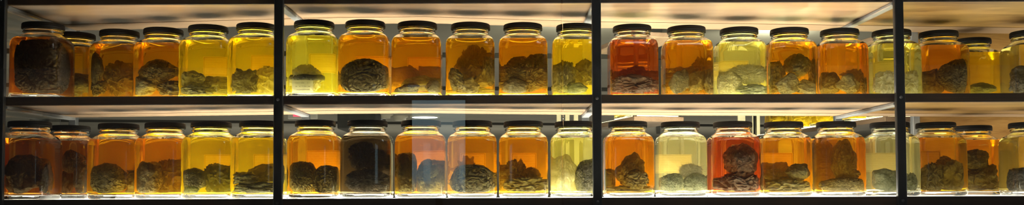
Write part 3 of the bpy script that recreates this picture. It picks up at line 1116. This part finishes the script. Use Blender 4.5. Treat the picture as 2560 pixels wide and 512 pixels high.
GLOW = {  # light panel strength per bay, lower and middle shelf
    0: [(16.5, 11.5), (18.0, 16.0), (19.0, 14.5), (4.1, 3.9)],
}
GF, GB = .68, 1.2
LIGHTC = (1.0, .93, .76)
for k, zt in enumerate(SH_TOP):
    for b, (x0, x1) in enumerate(BAYS):
        e = .0006
        bo = cpart('shelf_board', MB().prism(bay_poly(x0 + e, x1 - e, .004, 0), zt - TH, zt - .004).mesh('shelf_board'), M_BOARDG if b == 3 else M_BOARD)
        fe = MB().box(x0 + e, x1 - e, -.004, .0035, zt - TH - .002, zt + .001, .0015)
        cpart('front_edge', fe.mesh('front_edge'), M_EDGE, bo)
        sp = strip_poly(x0 + .016, x1 - .016, .118, .001)
        cpart('rear_batten', MB().prism(sp, zt - TH - .0014, zt - TH + .001).mesh('rear_batten'), M_BATTEN, bo)
        if k < 2:
            for (xa, xc, s) in ([(x0, x0 + .33, 4.2), (x0 + .33, x1, GLOW[0][b][k])] if b == 0 else [(x0, x1, GLOW[0][b][k])]):
                lp = MB().prism(bay_poly(xa + .008, xc - .008, .022, .2005), zt - .0037, zt - .0004)
                lo = cpart('light_panel', lp.mesh('light_panel'), emit('light_panel_glow', LIGHTC, s * GF), bo)
                lo['label'] = 'softly glowing translucent panel under the front of the jars'
                lp = MB().prism(strip_poly(xa + .008, xc - .008, .2, .012), zt - .0037, zt - .0004)
                lo = cpart('light_strip', lp.mesh('light_strip'), emit('light_strip_glow', LIGHTC, s * GB), bo)
                lo['label'] = 'bright light strip along the rear of the shelf'

for i, x in enumerate(POSTX):
    p = cpart('post', MB().box(x - .0138, x + .0138, -.020, .0035 - .0075, 0.0, 2.25, .002).mesh('post'), M_STEEL)
    for k, zt in enumerate(SH_TOP):
        m = MB()
        m.lathe([(.0001, .0032), (.003, .0030), (.0045, .0015), (.0045, 0)], 16)
        bm_ = m.mesh('bolt', True)
        o = obj('bolt', bm_, M_BOLT, p)
        o.location = (x, -.0201, zt - TH / 2)
        o.rotation_euler = (PI / 2, 0, 0)
    yb = back(x)
    cpart('rear_post', MB().box(x - .0125, x + .0125, yb + .001, yb + .026, 0, 2.25, .002).mesh('rear_post'), M_REAR)
    for k, zt in enumerate(SH_TOP):
        m = MB().box(x - .0130, x + .0130, .0045, yb - .0005, zt - TH - .0108, zt - TH - .0003, .002)
        cpart('side_rail', m.mesh('side_rail'), M_RAIL)
# front glass: two panes that meet at a fine seam
xs_ = at(1406, 250, -.03).x
for (x0, x1) in ((XL - .004, xs_ - .0016), (xs_ + .0016, 2.1)):
    cpart('glass_pane', MB().box(x0, x1, -.034, -.028, .35, 2.25, .0008).mesh('glass_pane'), M_PANE)
cpart('glass_pane', MB().box(XL - .008, XL - .002, -.026, back(XL) + .02, .35, 2.25, .0008).mesh('glass_pane'), M_PANE)
# wooden back panel of the right-hand bay and its steel edge
xb = at(2304, 300, .56).x
cpart('back_panel', MB().prism([(xb, back(xb) + .030), (2.1, back(2.1) + .030), (2.1, back(2.1) + .048), (xb, back(xb) + .048)], .30, 2.25).mesh('back_panel'), M_BACK)
cpart('edge_post', MB().box(xb - .030, xb - .004, back(xb) + .004, back(xb) + .030, 0, 2.25, .002).mesh('edge_post'), M_RAIL)
cpart('plinth', MB().prism(bay_poly(XL, 2.1, .0, 0), .0, .30).mesh('plinth'), M_EDGE)

# ------------------------------------------------------------------ the hall
M_CEIL = simple('grey_ceiling_paint', (.42, .41, .38), .9, 0, .08, 1.5)
M_WALL = simple('grey_wall_paint', (.30, .30, .28), .9, 0, .08, 1.0)
M_FLOOR = simple('grey_floor', (.34, .33, .31), .6, 0, .15, 3)
M_BEAM = simple('dark_seam', (.07, .07, .065), .8)
CZ = 2.95
struct(obj('floor', MB().box(-14, 14, -9, 26, -.1, 0).mesh('floor'), M_FLOOR))
struct(obj('ceiling', MB().box(-14, 14, -9, 26, CZ, CZ + .1).mesh('ceiling'), M_CEIL))
struct(obj('wall_back', MB().box(-14, 14, 24, 24.2, 0, CZ).mesh('wall_back'), M_WALL))

# ceiling battens and seams
for k, (xa, ya, xb_, yb_, w) in enumerate([(-9, 7.0, 9, 8.6, .05), (-10, 10.2, 9, 12.2, .06), (-10, 13.5, 9, 16.0, .08), (-10, 17.0, 9, 20.0, .10),
                                       (1.2, 5.0, 3.8, 22.0, .10)]):
    L_ = math.hypot(xb_ - xa, yb_ - ya)
    m = MB().box(0, L_, -w / 2, w / 2, CZ - .05, CZ - .001)
    o = struct(obj('trim_%d' % (k + 1), m.mesh('trim'), M_BEAM))
    o.location = (xa, ya, 0)
    o.rotation_euler.z = math.atan2(yb_ - ya, xb_ - xa)

M_FIX = simple('pale_fixture', (.75, .72, .62), .5)
M_LAMP = emit('downlight_glow', (1, .97, .88), 3.0)


def on_ceiling(px, py):
    d = RM @ Vector(((px - 1280.0) / F, (256.0 - py + SHIFT) / F, -1.0))
    return CAM + d * ((CZ - CAM.z) / d.z)


def downlight(px, py, r, label):
    p = on_ceiling(px, py)
    t = thing('ceiling_downlight', label, 'ceiling light', (p.x, p.y, CZ), 0, 'downlights beyond the cabinet')
    obj('housing', MB().lathe([(r, -.001), (r, -.03), (r * .72, -.05), (r * .70, -.09), (r * .5, -.10), (r * .46, -.03)], 24).mesh('housing', True), M_FIX, t)
    obj('lamp', MB().lathe([(r * .45, -.07), (.001, -.072)], 24, False, True).mesh('lamp'), M_LAMP, t)


downlight(959, 284, .19, 'stepped pale downlight seen above the almost black jar, left of the pair')
downlight(1000, 289, .17, 'stepped pale downlight seen beside the almost black jar, right of the pair')
p = on_ceiling(1062, 290)
t = thing('ceiling_light', 'flat round white ceiling light glowing above the pinkish orange jar', 'ceiling light', (p.x, p.y, CZ))
obj('trim_ring', MB().lathe([(.31, -.001), (.30, -.03), (.26, -.03), (.26, -.001)], 32).mesh('trim_ring', True), M_FIX, t)
obj('diffuser', MB().lathe([(.26, -.028), (.001, -.034)], 32, False, True).mesh('diffuser'), emit('round_light', (1, 1, .95), 6), t)

# a lit box sign hung behind the second post
Ysg = 9.0
a, b = at(718, 297, Ysg), at(792, 278, Ysg)
t = thing('hanging_sign', 'white box sign with a red glowing face seen above the grooved brain jar', 'sign', ((a.x + b.x) / 2, Ysg, a.z))
w, h = b.x - a.x, b.z - a.z
obj('box', MB().box(-w / 2, w / 2, 0, .08, 0, h, .01).mesh('box'), simple('sign_white', (.8, .8, .78), .5), t)
m = MB()
m.box(-w * .30, w * .24, -.006, -.001, h * .30, h * .74, .002)
obj('face', m.mesh('face'), emit('red_face', (1, .12, .18), .9), t)
obj('hanger', MB().box(-.01, .01, .03, .05, h, CZ - a.z, .002).mesh('hanger'), M_BEAM, t)

# dark duct block far under the ceiling
a, b = at(843, 322, 15.0), at(938, 250, 15.0)
tag(obj('ventilation_duct', MB().box(a.x, b.x, 15.0, 16.5, a.z, CZ - .01, .02).mesh('duct'), simple('dark_duct', (.06, .062, .06), .7, 0, .2, 5)),
    'dark square duct hanging below the ceiling behind the almost black jar', 'duct')


# pale slatted screens far behind the third bay
def slat_screen(px0, px1, n, Y, label):
    a, b = at(px0, 400, Y), at(px1, 400, Y)
    pitch = (b.x - a.x) / n
    t = thing('slat_screen', label, 'screen', (a.x, Y, 0))
    for i in range(n):
        obj('slat', MB().box(pitch * i, pitch * i + pitch * .52, 0, .03, .05, 2.6, .004).mesh('slat'), simple('pale_slat', (.78, .72, .52), .7, 0, .1, 6), t)
    obj('rail', MB().box(-.03, pitch * n, -.002, .032, 2.602, 2.66, .004).mesh('rail'), M_BEAM, t)
    obj('foot_rail', MB().box(-.03, pitch * n, -.002, .032, 0, .048, .004).mesh('foot_rail'), M_BEAM, t)


slat_screen(1392, 1478, 4, 7.0, 'pale upright slatted screen seen between the two jars left of the third post')
slat_screen(1846, 1992, 4, 7.6, 'pale upright slatted screen seen above the pebble-like slab jar')


for (x, y) in ((.6, 5.6), (2.55, 6.2)):  # unseen fill lights added to brighten the slatted screens
    ld = bpy.data.lights.new('added_screen_fill', 'AREA')
    ld.size = .5
    ld.energy = 30
    ld.color = (1, .93, .62)
    lo = bpy.data.objects.new('added_screen_fill', ld)
    COL.objects.link(lo)
    lo.location = (x, y, 2.85)
    lo.rotation_euler = (math.radians(62), 0, 0)


# lit side cases behind the cabinet, their shelf level with ours
def side_case(P0, P1, njar, label, jl, glow):
    d = Vector((P1[0] - P0[0], P1[1] - P0[1], 0))
    L_ = d.length
    ang = math.atan2(d.y, d.x)
    t = thing('side_display_case', label, 'display case', (P0[0], P0[1], 0), ang)
    w = .20
    bo = obj('shelf_board', MB().box(0, L_, -.005, w, MID_Z - TH, MID_Z - .004, .002).mesh('shelf_board'), M_BOARD, t)
    obj('light_panel', MB().box(.01, L_ - .01, .012, w - .01, MID_Z - .0037, MID_Z - .0004).mesh('light_panel'), emit('side_glow', (1.0, .88, .45), glow), bo)
    obj('top_board', MB().box(0, L_, -.005, w, MID_Z + .30, MID_Z + .32, .002).mesh('top_board'), M_BOARD, t)
    for (x, y) in ((.012, .005), (L_ - .012, .005), (.012, w - .012), (L_ - .012, w - .012)):
        obj('post', MB().box(x - .01, x + .01, y - .008, y + .004, 0, MID_Z + .30, .002).mesh('post'), M_STEEL, t)
    pit = (L_ - .03) / njar
    src = [j for j in jars if j[0]['label'].startswith('bright pale')][0][0]
    for i in range(njar):
        r = src.copy()
        COL.objects.link(r)
        u = .015 + pit * (i + .5)
        r.location = (P0[0] + u * math.cos(ang) - .10 * math.sin(ang), P0[1] + u * math.sin(ang) + .10 * math.cos(ang), MID_Z)
        r.rotation_euler.z = ang
        r['label'] = jl[i]
        r['group'] = 'lit jars on the side cases behind'
        for ch in src.children:
            if ch.name.startswith('paper_label'):
                continue
            c = ch.copy()
            COL.objects.link(c)
            c.parent = r
            if c.name.startswith('fluid'):
                c.material_slots[0].material = FL['yellow']
        _seed[0] += 1
        p, f = shape('folds', .12, .11, .13, _seed[0])[:2]
        p[:, 2] += ZB + .004 - p[:, 2].min()
        me = bpy.data.meshes.new('tissue_specimen')
        me.from_pydata(p.tolist(), [], f)
        me.polygons.foreach_set('use_smooth', [True] * len(me.polygons))
        o = obj('tissue_specimen', me, TIS['pale'])
        o.location = r.location
        o.rotation_euler.z = ang
        tag(o, 'pale tissue in the ' + jl[i], 'specimen', GS)


def on_z(px, py, z):
    d = RM @ Vector(((px - 1280.0) / F, (256.0 - py + SHIFT) / F, -1.0))
    return CAM + d * ((z - CAM.z) / d.z)


A0, A1 = on_z(1484, 309, MID_Z), on_z(1588, 287, MID_Z)
side_case((A0.x, A0.y), (A1.x, A1.y), 1, 'small lit side case seen behind the boot-shaped piece jar',
          ['single yellow jar on the small side case'], 9)
B0, B1 = on_z(1884, 338, MID_Z), on_z(2215, 288, MID_Z)
side_case((B0.x, B0.y), (B1.x, B1.y), 5, 'long lit side case seen behind the third bay of the lower shelf',
          ['yellow jar on the long side case, %s from its far end' % s for s in ('first', 'second', 'third', 'fourth', 'fifth')], 9)

# the bright information screen across the room that the front glass reflects
Ym = 2 * -.034 - (-4.9)
a, b = at(1030, 492, Ym), at(1163, 250, Ym)
t = thing('information_screen', 'tall bright bluish information screen on a slim stand across the room', 'screen', ((a.x + b.x) / 2, -4.9, 0))
w = b.x - a.x
obj('display', MB().box(-w / 2, w / 2, -.001, .004, a.z, b.z).mesh('display'), emit('screen_glow', (.66, .92, 1.0), .8), t)
obj('bezel', MB().box(-w / 2 - .015, w / 2 + .015, -.04, -.0015, a.z - .015, b.z + .015, .004).mesh('bezel'), M_STEEL, t)
obj('stand', MB().box(-.03, .03, -.05, -.0405, .03, a.z + .2, .004).mesh('stand'), M_STEEL, t)
obj('foot', MB().box(-.2, .2, -.2, .15, .0, .0295, .006).mesh('foot'), M_STEEL, t)

# ------------------------------------------------------------------ light of the hall
w = bpy.data.worlds.new('world')
SC.world = w
w.use_nodes = True
bg = w.node_tree.nodes['Background']
bg.inputs['Color'].default_value = (1.0, .95, .88, 1)
bg.inputs['Strength'].default_value = .03

for (y, e) in ((8.0, 62), (14.0, 98), (20.5, 106)):  # added fill, low and out of view, that brightens the hall ceiling
    ld = bpy.data.lights.new('added_ceiling_fill', 'AREA')
    ld.shape = 'RECTANGLE'
    ld.size, ld.size_y = 18.0, .6
    ld.energy = e
    ld.color = (1, .90, .66)
    lo = bpy.data.objects.new('added_ceiling_fill', ld)
    COL.objects.link(lo)
    lo.location = (0, y, .15)
    lo.rotation_euler = (PI, 0, 0)

ld = bpy.data.lights.new('ceiling_spot', 'AREA')
ld.size = .8
ld.energy = 9
ld.color = (.86, .94, 1.0)
lo = bpy.data.objects.new('ceiling_spot', ld)
COL.objects.link(lo)
lo.location = (.9, -1.55, 2.92)
lo.rotation_euler = (math.radians(42), 0, math.radians(-4))

SC.view_settings.view_transform = 'Standard'
SC.view_settings.look = 'None'
SC.view_settings.exposure = 0.38
SC.view_settings.gamma = 1.0
SC.view_settings.use_curve_mapping = False
SC.cycles.max_bounces = 20
SC.cycles.transmission_bounces = 18
SC.cycles.glossy_bounces = 6
SC.cycles.diffuse_bounces = 3
SC.cycles.volume_bounces = 2
SC.cycles.transparent_max_bounces = 8
SC.cycles.sample_clamp_indirect = 8.0
